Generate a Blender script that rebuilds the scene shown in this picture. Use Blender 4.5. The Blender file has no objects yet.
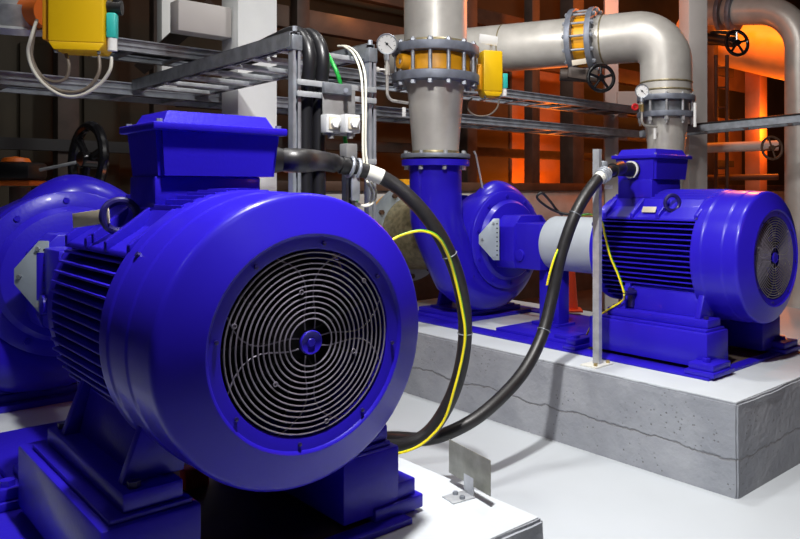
import bpy, bmesh, math, random
from mathutils import Vector, Matrix
random.seed(7)
R = math.radians
SC = bpy.context.scene
COL = SC.collection
V = Vector
# ------------------------------------------------------------------ camera
FPX, CX, HZ, CAMZ = 743.0, 487.0, 190.0, 1.28
cam = bpy.data.cameras.new('camera'); camo = bpy.data.objects.new('camera', cam); COL.objects.link(camo)
camo.location = (0, 0, CAMZ); camo.rotation_euler = (R(90), 0, 0)
cam.sensor_width = 36; cam.lens = FPX / 800 * 36; cam.shift_y = -(269.5 - HZ) / 800; cam.shift_x = -(CX - 400) / 800
cam.clip_start = 0.05; cam.clip_end = 100
SC.camera = camo

def P(px, py, Y):                      # a point seen at a pixel, at a measured distance
    return V(((px - CX) * Y / FPX, Y, CAMZ + (HZ - py) * Y / FPX))
def PZ(px, py, z):                     # a point seen at a pixel, at a known height
    return P(px, py, (CAMZ - z) * FPX / (py - HZ))

# ------------------------------------------------------------------ materials
MATS = {}
def mat(name, col, rough=0.5, metal=0.0, noise=0.0, nscale=8.0, bump=0.0, bscale=60.0, coat=0.0, emit=None, estr=0.0, col2=None):
    m = bpy.data.materials.new(name); m.use_nodes = True
    nt = m.node_tree; b = nt.nodes['Principled BSDF']
    b.inputs['Base Color'].default_value = (*col, 1); b.inputs['Roughness'].default_value = rough
    b.inputs['Specular IOR Level'].default_value = 0.28 if name.startswith('blue') else 0.5; b.inputs['Metallic'].default_value = metal; b.inputs['Coat Weight'].default_value = coat
    tc = nt.nodes.new('ShaderNodeTexCoord')
    if noise > 0 or col2:
        n = nt.nodes.new('ShaderNodeTexNoise'); n.inputs['Scale'].default_value = nscale; n.inputs['Detail'].default_value = 6
        nt.links.new(tc.outputs['Object'], n.inputs['Vector'])
        r = nt.nodes.new('ShaderNodeValToRGB')
        c2 = col2 if col2 else tuple(c * (1 - noise) for c in col)
        r.color_ramp.elements[0].color = (*c2, 1); r.color_ramp.elements[1].color = (*col, 1)
        r.color_ramp.elements[0].position = 0.35; r.color_ramp.elements[1].position = 0.62
        nt.links.new(n.outputs['Fac'], r.inputs['Fac']); nt.links.new(r.outputs['Color'], b.inputs['Base Color'])
    if bump > 0:
        n2 = nt.nodes.new('ShaderNodeTexNoise'); n2.inputs['Scale'].default_value = bscale; n2.inputs['Detail'].default_value = 4
        nt.links.new(tc.outputs['Object'], n2.inputs['Vector'])
        bp = nt.nodes.new('ShaderNodeBump'); bp.inputs['Strength'].default_value = bump; bp.inputs['Distance'].default_value = 0.01
        nt.links.new(n2.outputs['Fac'], bp.inputs['Height']); nt.links.new(bp.outputs['Normal'], b.inputs['Normal'])
    if emit:
        b.inputs['Emission Color'].default_value = (*emit, 1); b.inputs['Emission Strength'].default_value = estr
    MATS[name] = m
    return m
mat('blue', (0.020, 0.0095, 0.44), 0.34, coat=0.08, bump=0.06, bscale=90)
mat('blue_smooth', (0.020, 0.0095, 0.44), 0.30, coat=0.10, bump=0.02, bscale=40)
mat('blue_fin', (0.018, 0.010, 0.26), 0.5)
mat('eye_paint', (0.014, 0.010, 0.10), 0.35)
mat('zinc', (0.42, 0.45, 0.50), 0.42, 0.55, noise=0.3, nscale=14)
mat('galv_dark', (0.25, 0.27, 0.30), 0.45, 0.5, noise=0.3, nscale=20)
mat('galv_light', (0.50, 0.52, 0.54), 0.4, 0.4, noise=0.25, nscale=20)
mat('wire', (0.24, 0.22, 0.28), 0.4, 0.3)
mat('steel_pipe', (0.56, 0.54, 0.50), 0.40, 0.30, noise=0.18, nscale=5)
mat('steel_weld', (0.34, 0.29, 0.17), 0.4, 0.5, noise=0.4, nscale=30)
mat('flange', (0.20, 0.22, 0.27), 0.5, 0.3, noise=0.25, nscale=18)
mat('guard', (0.42, 0.46, 0.50), 0.5, 0.0, noise=0.06, nscale=6)
mat('plate_grey', (0.36, 0.42, 0.47), 0.45, 0.2, noise=0.12, nscale=12)
mat('rubber', (0.016, 0.015, 0.016), 0.42, noise=0.3, nscale=30, bump=0.05, bscale=120)
mat('cable_black', (0.010, 0.010, 0.012), 0.38)
mat('black', (0.008, 0.008, 0.009), 0.45)
mat('black_gloss', (0.006, 0.006, 0.007), 0.2)
mat('dark_void', (0.006, 0.006, 0.008), 0.8)
mat('beige', (0.52, 0.46, 0.36), 0.5)
mat('white', (0.78, 0.78, 0.76), 0.5)
mat('cream', (0.72, 0.70, 0.60), 0.45)
mat('sleeve', (0.70, 0.70, 0.63), 0.5)
mat('yellow', (0.90, 0.55, 0.005), 0.38, noise=0.04, nscale=4)
mat('valve_yellow', (0.80, 0.36, 0.01), 0.45)
mat('orange', (0.80, 0.16, 0.01), 0.5)
mat('cone_orange', (0.85, 0.07, 0.01), 0.5)
mat('red', (0.55, 0.01, 0.015), 0.4)
mat('teal', (0.03, 0.48, 0.42), 0.45)
mat('green', (0.01, 0.30, 0.04), 0.4)
mat('box_grey', (0.52, 0.53, 0.54), 0.5)
mat('bracket', (0.30, 0.30, 0.30), 0.45, 0.4, noise=0.15, nscale=20)
mat('column_white', (0.80, 0.82, 0.81), 0.55, noise=0.06, nscale=5)
mat('column_grey', (0.50, 0.47, 0.45), 0.55, noise=0.06, nscale=5)
mat('floor', (0.50, 0.535, 0.565), 0.55, noise=0.05, nscale=1.6, bump=0.03, bscale=120)
mat('dark_brown', (0.07, 0.05, 0.04), 0.6, noise=0.4, nscale=6)  # also stands for shade under the motor and the low wall
mat('rust_beam', (0.11, 0.058, 0.035), 0.6, noise=0.4, nscale=4)
mat('dark_wall', (0.055, 0.042, 0.022), 0.7, noise=0.4, nscale=1.5)
mat('orange_lit', (0.46, 0.22, 0.12), 0.6, noise=0.3, nscale=2.5)  # orange lamp light is put into this base colour
mat('concrete_low', (0.62, 0.60, 0.56), 0.8, noise=0.15, nscale=6, bump=0.2, bscale=40)
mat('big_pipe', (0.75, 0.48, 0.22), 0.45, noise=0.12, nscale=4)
mat('sign_metal', (0.30, 0.30, 0.25), 0.45, 0.45, noise=0.35, nscale=16)
mat('dial', (0.80, 0.80, 0.78), 0.4)
mat('brass', (0.55, 0.42, 0.18), 0.35, 0.8)

# cast concrete: pits, a pour line and broken patches, all in the material and the bump
def concrete_mat():
    m = bpy.data.materials.new('concrete'); m.use_nodes = True
    nt = m.node_tree; b = nt.nodes['Principled BSDF']; b.inputs['Roughness'].default_value = 0.8
    tc = nt.nodes.new('ShaderNodeTexCoord')
    n = nt.nodes.new('ShaderNodeTexNoise'); n.inputs['Scale'].default_value = 3.5; n.inputs['Detail'].default_value = 8
    r = nt.nodes.new('ShaderNodeValToRGB')
    r.color_ramp.elements[0].color = (0.235, 0.25, 0.28, 1); r.color_ramp.elements[1].color = (0.325, 0.34, 0.37, 1)
    r.color_ramp.elements[0].position = 0.35; r.color_ramp.elements[1].position = 0.65
    nt.links.new(tc.outputs['Object'], n.inputs['Vector']); nt.links.new(n.outputs['Fac'], r.inputs['Fac'])
    # pits
    vo = nt.nodes.new('ShaderNodeTexVoronoi'); vo.inputs['Scale'].default_value = 42
    nt.links.new(tc.outputs['Object'], vo.inputs['Vector'])
    pr = nt.nodes.new('ShaderNodeValToRGB'); pr.color_ramp.elements[0].position = 0.10; pr.color_ramp.elements[1].position = 0.22
    nt.links.new(vo.outputs['Distance'], pr.inputs['Fac'])
    gate = nt.nodes.new('ShaderNodeTexNoise'); gate.inputs['Scale'].default_value = 6
    nt.links.new(tc.outputs['Object'], gate.inputs['Vector'])
    gr = nt.nodes.new('ShaderNodeValToRGB'); gr.color_ramp.elements[0].position = 0.50; gr.color_ramp.elements[1].position = 0.60
    gr.color_ramp.elements[0].color = (1, 1, 1, 1); gr.color_ramp.elements[1].color = (0, 0, 0, 1)
    nt.links.new(gate.outputs['Fac'], gr.inputs['Fac'])
    mx = nt.nodes.new('ShaderNodeMath'); mx.operation = 'MAXIMUM'
    nt.links.new(pr.outputs['Color'], mx.inputs[0]); nt.links.new(gr.outputs['Color'], mx.inputs[1])
    # crack line: a wobbling height (object z)
    sx = nt.nodes.new('ShaderNodeSeparateXYZ'); nt.links.new(tc.outputs['Object'], sx.inputs['Vector'])
    cn = nt.nodes.new('ShaderNodeTexNoise'); cn.inputs['Scale'].default_value = 3.0; cn.inputs['Detail'].default_value = 10; cn.inputs['Roughness'].default_value = 0.65
    nt.links.new(tc.outputs['Object'], cn.inputs['Vector'])
    ad = nt.nodes.new('ShaderNodeMath'); ad.operation = 'MULTIPLY_ADD'; ad.inputs[1].default_value = 0.12; ad.inputs[2].default_value = -0.06 - 0.165
    nt.links.new(cn.outputs['Fac'], ad.inputs[0])
    sm = nt.nodes.new('ShaderNodeMath'); sm.operation = 'ADD'
    nt.links.new(sx.outputs['Z'], sm.inputs[0]); nt.links.new(ad.outputs[0], sm.inputs[1])
    ab = nt.nodes.new('ShaderNodeMath'); ab.operation = 'ABSOLUTE'; nt.links.new(sm.outputs[0], ab.inputs[0])
    cr = nt.nodes.new('ShaderNodeValToRGB'); cr.color_ramp.elements[0].position = 0.0015; cr.color_ramp.elements[1].position = 0.006
    nt.links.new(ab.outputs[0], cr.inputs['Fac'])
    mul = nt.nodes.new('ShaderNodeMath'); mul.operation = 'MULTIPLY'
    nt.links.new(mx.outputs[0], mul.inputs[0]); nt.links.new(cr.outputs['Color'], mul.inputs[1])
    dk = nt.nodes.new('ShaderNodeMix'); dk.data_type = 'RGBA'; dk.inputs['A'].default_value = (0.16, 0.16, 0.17, 1)
    nt.links.new(mul.outputs[0], dk.inputs['Factor']); nt.links.new(r.outputs['Color'], dk.inputs['B'])
    nt.links.new(dk.outputs['Result'], b.inputs['Base Color'])
    fn = nt.nodes.new('ShaderNodeTexNoise'); fn.inputs['Scale'].default_value = 28; fn.inputs['Detail'].default_value = 6
    nt.links.new(tc.outputs['Object'], fn.inputs['Vector'])
    fa = nt.nodes.new('ShaderNodeMath'); fa.operation = 'MULTIPLY_ADD'; fa.inputs[1].default_value = 0.8
    nt.links.new(mul.outputs[0], fa.inputs[0]); nt.links.new(fn.outputs['Fac'], fa.inputs[2])
    bp = nt.nodes.new('ShaderNodeBump'); bp.inputs['Strength'].default_value = 0.5; bp.inputs['Distance'].default_value = 0.012
    nt.links.new(fa.outputs[0], bp.inputs['Height']); nt.links.new(bp.outputs['Normal'], b.inputs['Normal'])
    MATS['concrete'] = m
concrete_mat()
mat('plinth_top', (0.50, 0.535, 0.565), 0.65, noise=0.06, nscale=5, bump=0.1, bscale=50)

# ------------------------------------------------------------------ mesh builder
W = {}; XF = [None]; DSS = .50
def spline(pts, k=8):
    pts = [V(p) for p in pts]; out = []
    for i in range(len(pts) - 1):
        p0 = pts[max(i - 1, 0)]; p1 = pts[i]; p2 = pts[i + 1]; p3 = pts[min(i + 2, len(pts) - 1)]
        for j in range(k):
            t = j / k
            out.append(0.5 * ((2 * p1) + (p2 - p0) * t + (2 * p0 - 5 * p1 + 4 * p2 - p3) * t * t + (3 * p1 - p0 - 3 * p2 + p3) * t ** 3))
    out.append(pts[-1]); return out
def fillet(pts, rad, k=8):             # polyline with rounded corners
    pts = [V(p) for p in pts]; out = [pts[0]]
    for i in range(1, len(pts) - 1):
        a, b, c = pts[i - 1], pts[i], pts[i + 1]
        u = (a - b).normalized(); w = (c - b).normalized()
        ang = u.angle(w); d = min(rad / math.tan(ang / 2), (a - b).length * .49, (c - b).length * .49)
        rr = d * math.tan(ang / 2)
        cen = b + (u + w).normalized() * (rr / math.sin(ang / 2))
        s = (b + u * d) - cen; e = (b + w * d) - cen
        tot = s.angle(e); ax = s.cross(e).normalized()
        for j in range(k + 1):
            out.append(cen + Matrix.Rotation(tot * j / k, 3, ax) @ s)
    out.append(pts[-1]); return out
def circ(c, ax, r, n=48, ph=0.0):
    q = V(ax).to_track_quat('Z', 'Y'); c = V(c)
    return [c + q @ V((r * math.cos(2 * math.pi * i / n + ph), r * math.sin(2 * math.pi * i / n + ph), 0)) for i in range(n)]

class MB:
    def __init__(s): s.bm = bmesh.new()
    def box(s, c, size, rot=None, bev=0.0, seg=2):
        t = bmesh.new(); bmesh.ops.create_cube(t, size=1.0)
        for v in t.verts: v.co = V((v.co.x * size[0], v.co.y * size[1], v.co.z * size[2]))
        if bev > 0: bmesh.ops.bevel(t, geom=t.edges[:], offset=bev, segments=seg, profile=0.5, affect='EDGES')
        M = Matrix.Translation(V(c)) @ (rot.to_4x4() if rot is not None else Matrix.Identity(4))
        bmesh.ops.transform(t, matrix=M, verts=t.verts); s._app(t); return s
    def span(s, lo, hi, bev=0.0):
        lo = V(lo); hi = V(hi)
        return s.box((lo + hi) / 2, hi - lo, None, bev)
    def _app(s, t):
        me = bpy.data.meshes.new('tmp'); t.to_mesh(me); t.free(); s.bm.from_mesh(me); bpy.data.meshes.remove(me)
    def lathe(s, prof, origin=(0, 0, 0), axis=(1, 0, 0), n=48, closed=False):
        q = V(axis).to_track_quat('Z', 'Y'); o = V(origin); rings = []
        for (a, r) in prof:
            if r < 1e-6: rings.append([s.bm.verts.new(o + q @ V((0, 0, a)))])
            else: rings.append([s.bm.verts.new(o + q @ V((r * math.cos(2 * math.pi * i / n), r * math.sin(2 * math.pi * i / n), a))) for i in range(n)])
        pr = list(zip(rings, rings[1:] + ([rings[0]] if closed else [])))
        if not closed: pr = pr[:len(rings) - 1]
        for A, B in pr:
            for i in range(n):
                j = (i + 1) % n
                if len(A) == 1 and len(B) == 1: continue
                if len(A) == 1: s.bm.faces.new((A[0], B[j], B[i]))
                elif len(B) == 1: s.bm.faces.new((A[i], A[j], B[0]))
                else: s.bm.faces.new((A[i], A[j], B[j], B[i]))
        return s
    def cyl(s, p0, p1, r0, r1=None, n=24):
        p0 = V(p0); p1 = V(p1); d = p1 - p0; r1 = r0 if r1 is None else r1
        return s.lathe([(0, 0), (0, r0), (d.length, r1), (d.length, 0)], p0, d, n)
    def hexp(s, p0, p1, r): return s.cyl(p0, p1, r, r, 6)
    def tube(s, pts, r, n=12, closed=False, cap=True, flat=None):
        pts = [V(p) for p in pts]; N = len(pts); rr = r if isinstance(r, (list, tuple)) else [r] * N
        T = []
        for i in range(N):
            a = pts[(i - 1) % N] if (closed or i > 0) else pts[i]; b = pts[(i + 1) % N] if (closed or i < N - 1) else pts[i]
            T.append((b - a).normalized())
        up = V((0, 0, 1)) if abs(T[0].z) < 0.9 else V((1, 0, 0))
        nrm = (up - T[0] * up.dot(T[0])).normalized(); rings = []
        for i in range(N):
            if i > 0:
                nrm = (nrm - T[i] * nrm.dot(T[i])).normalized()
            bn = T[i].cross(nrm); ring = []
            for k in range(n):
                th = 2 * math.pi * k / n
                fx, fy = (flat if flat else (1, 1))
                ring.append(s.bm.verts.new(pts[i] + nrm * (rr[i] * fx * math.cos(th)) + bn * (rr[i] * fy * math.sin(th))))
            rings.append(ring)
        for i in range(N if closed else N - 1):
            A = rings[i]; B = rings[(i + 1) % N]
            off = 0
            if closed and i == N - 1:   # match the seam
                off = min(range(n), key=lambda o: (A[0].co - B[o].co).length)
            for k in range(n):
                s.bm.faces.new((A[k], A[(k + 1) % n], B[(k + 1 + off) % n], B[(k + off) % n]))
        if cap and not closed:
            s.bm.faces.new(list(reversed(rings[0]))); s.bm.faces.new(rings[-1])
        return s
    def torus(s, c, axis, Rm, r, n=48, m=8): return s.tube(circ(c, axis, Rm, n), r, m, closed=True)
    def prism(s, poly, origin, ux, uy, depth, bev=0.0):
        t = bmesh.new(); o = V(origin); ux = V(ux); uy = V(uy); nz = ux.cross(uy).normalized() * depth
        A = [t.verts.new(o + ux * x + uy * y) for x, y in poly]; B = [t.verts.new(v.co + nz) for v in A]
        n = len(A); t.faces.new(list(reversed(A))); t.faces.new(B)
        for i in range(n): t.faces.new((A[i], A[(i + 1) % n], B[(i + 1) % n], B[i]))
        bmesh.ops.recalc_face_normals(t, faces=t.faces[:])
        if bev > 0: bmesh.ops.bevel(t, geom=t.edges[:], offset=bev, segments=2, profile=0.5, affect='EDGES')
        s._app(t); return s
    def build(s, name, m, parent=None, world=False, ang=35):
        bm = s.bm
        bmesh.ops.recalc_face_normals(bm, faces=bm.faces[:])
        me = bpy.data.meshes.new(name); o = bpy.data.objects.new(name, me); COL.objects.link(o)
        if parent is not None:
            o.parent = parent; W[o] = W[parent]
            if world and XF[0] is not None: bmesh.ops.transform(bm, matrix=XF[0], verts=bm.verts)
            if world: bmesh.ops.transform(bm, matrix=W[parent].inverted(), verts=bm.verts)
        else:
            xs = [v.co for v in bm.verts]
            lo = V([min(c[i] for c in xs) for i in range(3)]); hi = V([max(c[i] for c in xs) for i in range(3)])
            base = V(((lo.x + hi.x) / 2, (lo.y + hi.y) / 2, lo.z))
            bmesh.ops.translate(bm, vec=-base, verts=bm.verts)
            o.location = base; W[o] = Matrix.Translation(base)
        bm.to_mesh(me); bm.free(); me.materials.append(MATS[m])
        me.shade_smooth(); me.set_sharp_from_angle(angle=R(ang))
        return o
def tag(o, label=None, cat=None, group=None, kind=None):
    if label: o['label'] = label
    if cat: o['category'] = cat
    if group: o['group'] = group
    if kind: o['kind'] = kind
    return o
def thing(name, label, cat, loc=(0, 0, 0), rotz=0.0, group=None):
    e = bpy.data.objects.new(name, None); COL.objects.link(e); e.empty_display_size = 0.1
    e.location = loc; e.rotation_euler = (0, 0, rotz)
    W[e] = Matrix.Translation(V(loc)) @ Matrix.Rotation(rotz, 4, 'Z')
    return tag(e, label, cat, group)

# ------------------------------------------------------------------ the two pump sets: local X = along the shaft, Y = out of the motor's flank, Z up
ZP, ZC = 0.40, 0.9445                  # plinth top, shaft height
HS = 0.335                             # motor foot to shaft
ZF = ZC - HS
class Unit: pass
def unit(cx, cy, th):
    u = Unit(); u.c = (cx, cy); u.rot = R(90 + th)
    u.M = Matrix.Translation(V((cx, cy, 0))) @ Matrix.Rotation(u.rot, 4, 'Z')
    u.w = lambda a, s, z: u.M @ V((a, s, z))
    u.a = (u.M.to_3x3() @ V((1, 0, 0))); u.s = (u.M.to_3x3() @ V((0, 1, 0)))
    return u
TH = 43.6
NEAR = unit(-0.381, 1.63, TH); REAR = unit(1.431, 3.667, TH)
UA = NEAR.a; US = NEAR.s
ROT_S = R(90 + TH)
DS = V((math.cos(R(TH)), math.sin(R(TH)), 0))      # across the hall, to the right and away
DA = V((-math.sin(R(TH)), math.cos(R(TH)), 0))     # along the shafts, to the left and away
RS = Matrix.Rotation(R(TH), 3, 'Z')                  # local x = DS, y = DA

def motor(u, label, rim, ba0, ba1, gland_side, rest):
    t = thing('electric_motor', label, 'motor', u.w(0, 0, ZF), u.rot, 'electric pump motors')
    H = HS
    # fan cowl, a thick pressed shell round the fan
    g1 = rim - 0.060; g2 = rim - 0.170
    prof = [(rim, .316), (rim, .333), (rim - .004, .336), (rim - .012, .336), (g1 + .012, .336), (g1 + .006, .3355), (g1 + .002, .3335), (g1 - .002, .3325), (g1 - .012, .3325),
            (g2 + .012, .3325), (g2 + .006, .332), (g2 + .002, .330), (g2 - .002, .3295), (g2 - .012, .3295), (.060, .3295), (.050, .3290), (.043, .3265), (.038, .3215), (.035, .315), (.030, .306),
            (.008, .256), (.003, .247), (.000, .240), (.002, .236), (.006, .233), (.007, .229), (.008, .210), (.010, .206), (.016, .204), (.03, .205), (.07, .295), (.1, .316)]
    cw = MB().lathe(prof, (0, 0, H), (1, 0, 0), 96, closed=True).build('fan_cowl', 'blue_smooth', t, ang=28)
    for k in range(8):
        an = R(45 * k + 8)
        y, z = .2185 * math.cos(an), .2185 * math.sin(an)
        MB().lathe([(.004, 0), (.004, .004), (-.001, .0045), (-.002, .002), (-.002, 0)], (0.003, y, H + z), (1, 0, 0), 10).build('screw', 'eye_paint', cw)
    for an in (35, 145):
        y, z = .329 * math.cos(R(an)), .329 * math.sin(R(an)); d = V((0, math.cos(R(an)), math.sin(R(an))))
        p = V((.28, y, H + z)); MB().hexp(p, p + d * .010, .007).build('screw', 'eye_paint', cw)
    # wire grille
    g = MB()
    for k in range(13):
        g.torus((.010, 0, H), (1, 0, 0), .052 + .0122 * k, .0019, 72, 6)
    for k in range(8):
        pts = []
        for j in range(9):
            r = .030 + (.204 - .030) * j / 8; an = R(45 * k + 22) + .32 * math.sin(math.pi * j / 8) * (1 if k % 2 else -1)
            pts.append((.0145, r * math.cos(an), H + r * math.sin(an)))
        g.tube(pts, .0017, 6)
    gr = g.build('fan_grille', 'wire', t)
    hb = MB().lathe([(.016, 0), (.016, .026), (.008, .027), (.006, .025), (.008, .021), (.009, .010), (.006, .008), (.006, 0)], (0, 0, H), (1, 0, 0), 32)
    hb.build('grille_hub', 'blue', gr)
    for k in range(6):
        an = R(60 * k + 18); r = .115 if k % 2 else .186
        MB().torus((.008, r * math.cos(an), H + r * math.sin(an)), (1, 0, 0), .0045, .0016, 14, 5).build('grille_eyelet', 'wire', gr)
    # fan
    fn = MB().lathe([(.10, 0), (.10, .06), (.14, .07), (.16, .19), (.165, .19), (.17, .07), (.18, 0)], (0, 0, H), (1, 0, 0), 40)
    for k in range(9):
        an = R(40 * k); d = V((0, math.cos(an), math.sin(an))); e = V((0, -math.sin(an), math.cos(an)))
        fn.prism([(.05, -.0025), (.19, -.0025), (.19, .0025), (.05, .0025)], V((.07, 0, H)), d, e, .09)
    fn.build('cooling_fan', 'dark_void', t)
    # housing
    hs = MB().lathe([(.20, 0), (.20, .24), (.93, .24), (.93, 0)], (0, 0, H), (1, 0, 0), 64)
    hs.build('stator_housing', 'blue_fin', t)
    # cooling fins: cast rows on the flanks and along the crown
    fb = MB(); x0, x1 = rim - .03, .89
    for k in range(16):
        z = .165 - .0268 * k
        yo = math.sqrt(max(.318 ** 2 - z * z, .15 ** 2)); yo = min(yo, .305)
        for sg in (1, -1):
            fb.prism([(x0, .1), (x1 - .03, .1), (x1, yo - .02), (x1 - .012, yo), (x0, yo)], (0, 0, H + z - .003), (1, 0, 0), (0, sg, 0), .006 * sg, .0012)
    fb.build('side_fins', 'blue', t)
    fb = MB()
    for k in range(-6, 7):
        y = .027 * k
        zt = math.sqrt(.340 ** 2 - y * y)
        fb.prism([(x0, .2), (x1, .2), (x1, zt - .03), (x1 - .02, zt), (x0, zt)], (0, y - .003, H), (1, 0, 0), (0, 0, 1), -.006, .0012)
    fb.build('crown_fins', 'blue', t)
    # sloped shoulders beside the crown
    sh = MB()
    for sg in (1, -1):
        sh.prism([(.10, .16), (.10, .30), (.165, .288), (.185, .245), (.268, .192), (.272, .178), (.2, .172)], (x0 + .015, 0, H), (0, sg, 0), (0, 0, 1), (x1 - x0 - .03) * sg, .003)
        for xx in (x0 + .02, .50, .66, x1 - .05):
            sh.prism([(.17, .20), (.17, .292), (.20, .268), (.274, .21), (.274, .185)], (xx, 0, H), (0, sg, 0), (0, 0, 1), .022 * sg, .003)
    sh.build('shoulder', 'blue', t)
    # drive-end shield and flange
    es = MB().lathe([(.87, 0), (.87, .275), (.885, .300), (.935, .300), (.945, .285), (.965, .26), (.985, .16), (1.01, .12), (1.02, 0)], (0, 0, H), (1, 0, 0), 64)
    es.build('end_shield', 'blue', t)
    for k in range(6):
        an = R(60 * k + 30); p = V((.935, .288 * math.cos(an), H + .288 * math.sin(an)))
        MB().hexp(p, p + V((.014, 0, 0)), .012).build('bolt', 'eye_paint', t)
    MB().cyl((1.0, 0, H), (1.10, 0, H), .04).build('shaft', 'zinc', t)
    # feet
    for sg in (1, -1):
        ft = MB().span((.185, sg * .21 if sg > 0 else -.335, 0), (.785, .335 if sg > 0 else -.21, .042), .006)
        ft.prism([(.19, .042), (.285, .042), (.255, .17), (.17, .17)], (.26, 0, 0), (0, sg, 0), (0, 0, 1), .43 * sg, .004)
        for xx in (.235, .68):
            ft.prism([(.19, .042), (.322, .042), (.272, .18), (.17, .18)], (xx, 0, 0), (0, sg, 0), (0, 0, 1), .03 * sg, .003)
        fo = ft.build('foot', 'blue', t)
        for xx in (.215, .755):
            MB().hexp((xx - .004, sg * .305, .042), (xx - .004, sg * .305, .056), .014).build('bolt', 'eye_paint', fo)
    # terminal box
    bm0, bm1 = ba0, ba1; zb, zl = H + .372 + rest.get('bz', 0), H + .486 + rest.get('bz', 0); hw = .168
    tb = MB()
    def frus(z0, z1, i0, i1, lo, hi, w):
        v = []
        for z, i in ((z0, i0), (z1, i1)):
            v += [tb.bm.verts.new((x, y, z)) for x, y in ((lo + i, -w + i), (hi - i, -w + i), (hi - i, w - i), (lo + i, w - i))]
        tb.bm.faces.new(v[:4][::-1]); tb.bm.faces.new(v[4:])
        for k in range(4): tb.bm.faces.new((v[k], v[(k + 1) % 4], v[4 + (k + 1) % 4], v[4 + k]))
    frus(zb, zl, .010, 0, bm0, bm1, hw)
    bmesh.ops.bevel(tb.bm, geom=[e for e in tb.bm.edges if abs(e.verts[0].co.z - e.verts[1].co.z) > .05], offset=.012, segments=3, affect='EDGES')
    box = tb.build('terminal_box', 'blue', t)
    MB().span((bm0 + .025, -.12, H + .285), (bm1 - .02, .165, zb), .006).build('box_neck', 'blue', t)
    ld = MB().span((bm0 - .014, -hw - .014, zl), (bm1 + .014, hw + .014, zl + .020), .004)
    tb = ld
    def pan():
        v = []
        for z, i in ((zl + .020, .018), (zl + .052, .034), (zl + .054, .05)):
            v.append([ld.bm.verts.new((x, y, z)) for x, y in ((bm0 + i - .01, -hw + i), (bm1 - i + .01, -hw + i), (bm1 - i + .01, hw - i), (bm0 + i - .01, hw - i))])
        for A, B in zip(v, v[1:]):
            for k in range(4): ld.bm.faces.new((A[k], A[(k + 1) % 4], B[(k + 1) % 4], B[k]))
        ld.bm.faces.new(v[-1]); ld.bm.faces.new(v[0][::-1])
    pan()
    lid = ld.build('box_lid', 'blue', box)
    for x in (bm0 + .004, bm1 - .004):
        for y in (-hw + .006, hw - .006):
            MB().hexp((x, y, zl + .02), (x, y, zl + .028), .008).build('lid_bolt', 'zinc', lid)
    gs = gland_side; ga = (bm0 + bm1) / 2 + .01; gz = H + .425 + rest.get('bz', 0)
    gl = MB().lathe([(0, 0), (0, .046), (.014, .046), (.016, .040), (.05, .040), (.075, .034), (.10, .033), (.10, 0)], (ga, gs * (hw - .004), gz), (0, gs, 0), 24)
    gl.build('cable_gland', 'black', box)
    if rest.get('ring'):
        MB().lathe([(.020, .0405), (.020, .048), (.030, .048), (.030, .0405)], (ga, gs * (hw - .004), gz), (0, gs, 0), 24, closed=True).build('gland_ring', 'sleeve', box)
    # lifting eye and hanging tag
    ec = V((rest['eye'], .210, H + .268))
    ey = MB().torus(ec, V((math.cos(R(rest['eyerot'])), math.sin(R(rest['eyerot'])), 0)), .040, .0105, 40, 10)
    ey.cyl(ec + V((0, 0, -.075)), ec + V((0, 0, -.045)), .020, .016)
    ey.build('lifting_eye', 'eye_paint', t)
    return t, u.w(ga, gs * (hw + .09), gz + ZF), box

m_near, g_near, box_near = motor(NEAR, 'large blue electric motor in the foreground with its round fan grille facing the viewer', .345, .460, .690, -1, dict(eye=.60, eyerot=-12))
m_rear, g_rear, box_rear = motor(REAR, 'blue electric motor farther off on the long grey concrete plinth at the right', .285, .590, .860, 1, dict(bz=.022, ring=1, eye=.46, eyerot=-32))
# tags on the shoulders
MB().box((.665, .262, HS + .262), (.150, .004, .038), Matrix.Rotation(R(18), 3, 'Z') @ Matrix.Rotation(R(6), 3, 'Y'), .001).build('name_tag', 'beige', m_near)
MB().box((.585, .236, HS + .232), (.085, .004, .034), Matrix.Rotation(R(30), 3, 'X'), .001).build('name_tag', 'beige', m_rear)
# earth terminal on the rear motor
et = MB().cyl((.645, .28, .13), (.645, .37, .13), .014); et.box((.66, .29, .10), (.03, .02, .10)); et.build('earth_terminal', 'eye_paint', m_rear)

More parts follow.
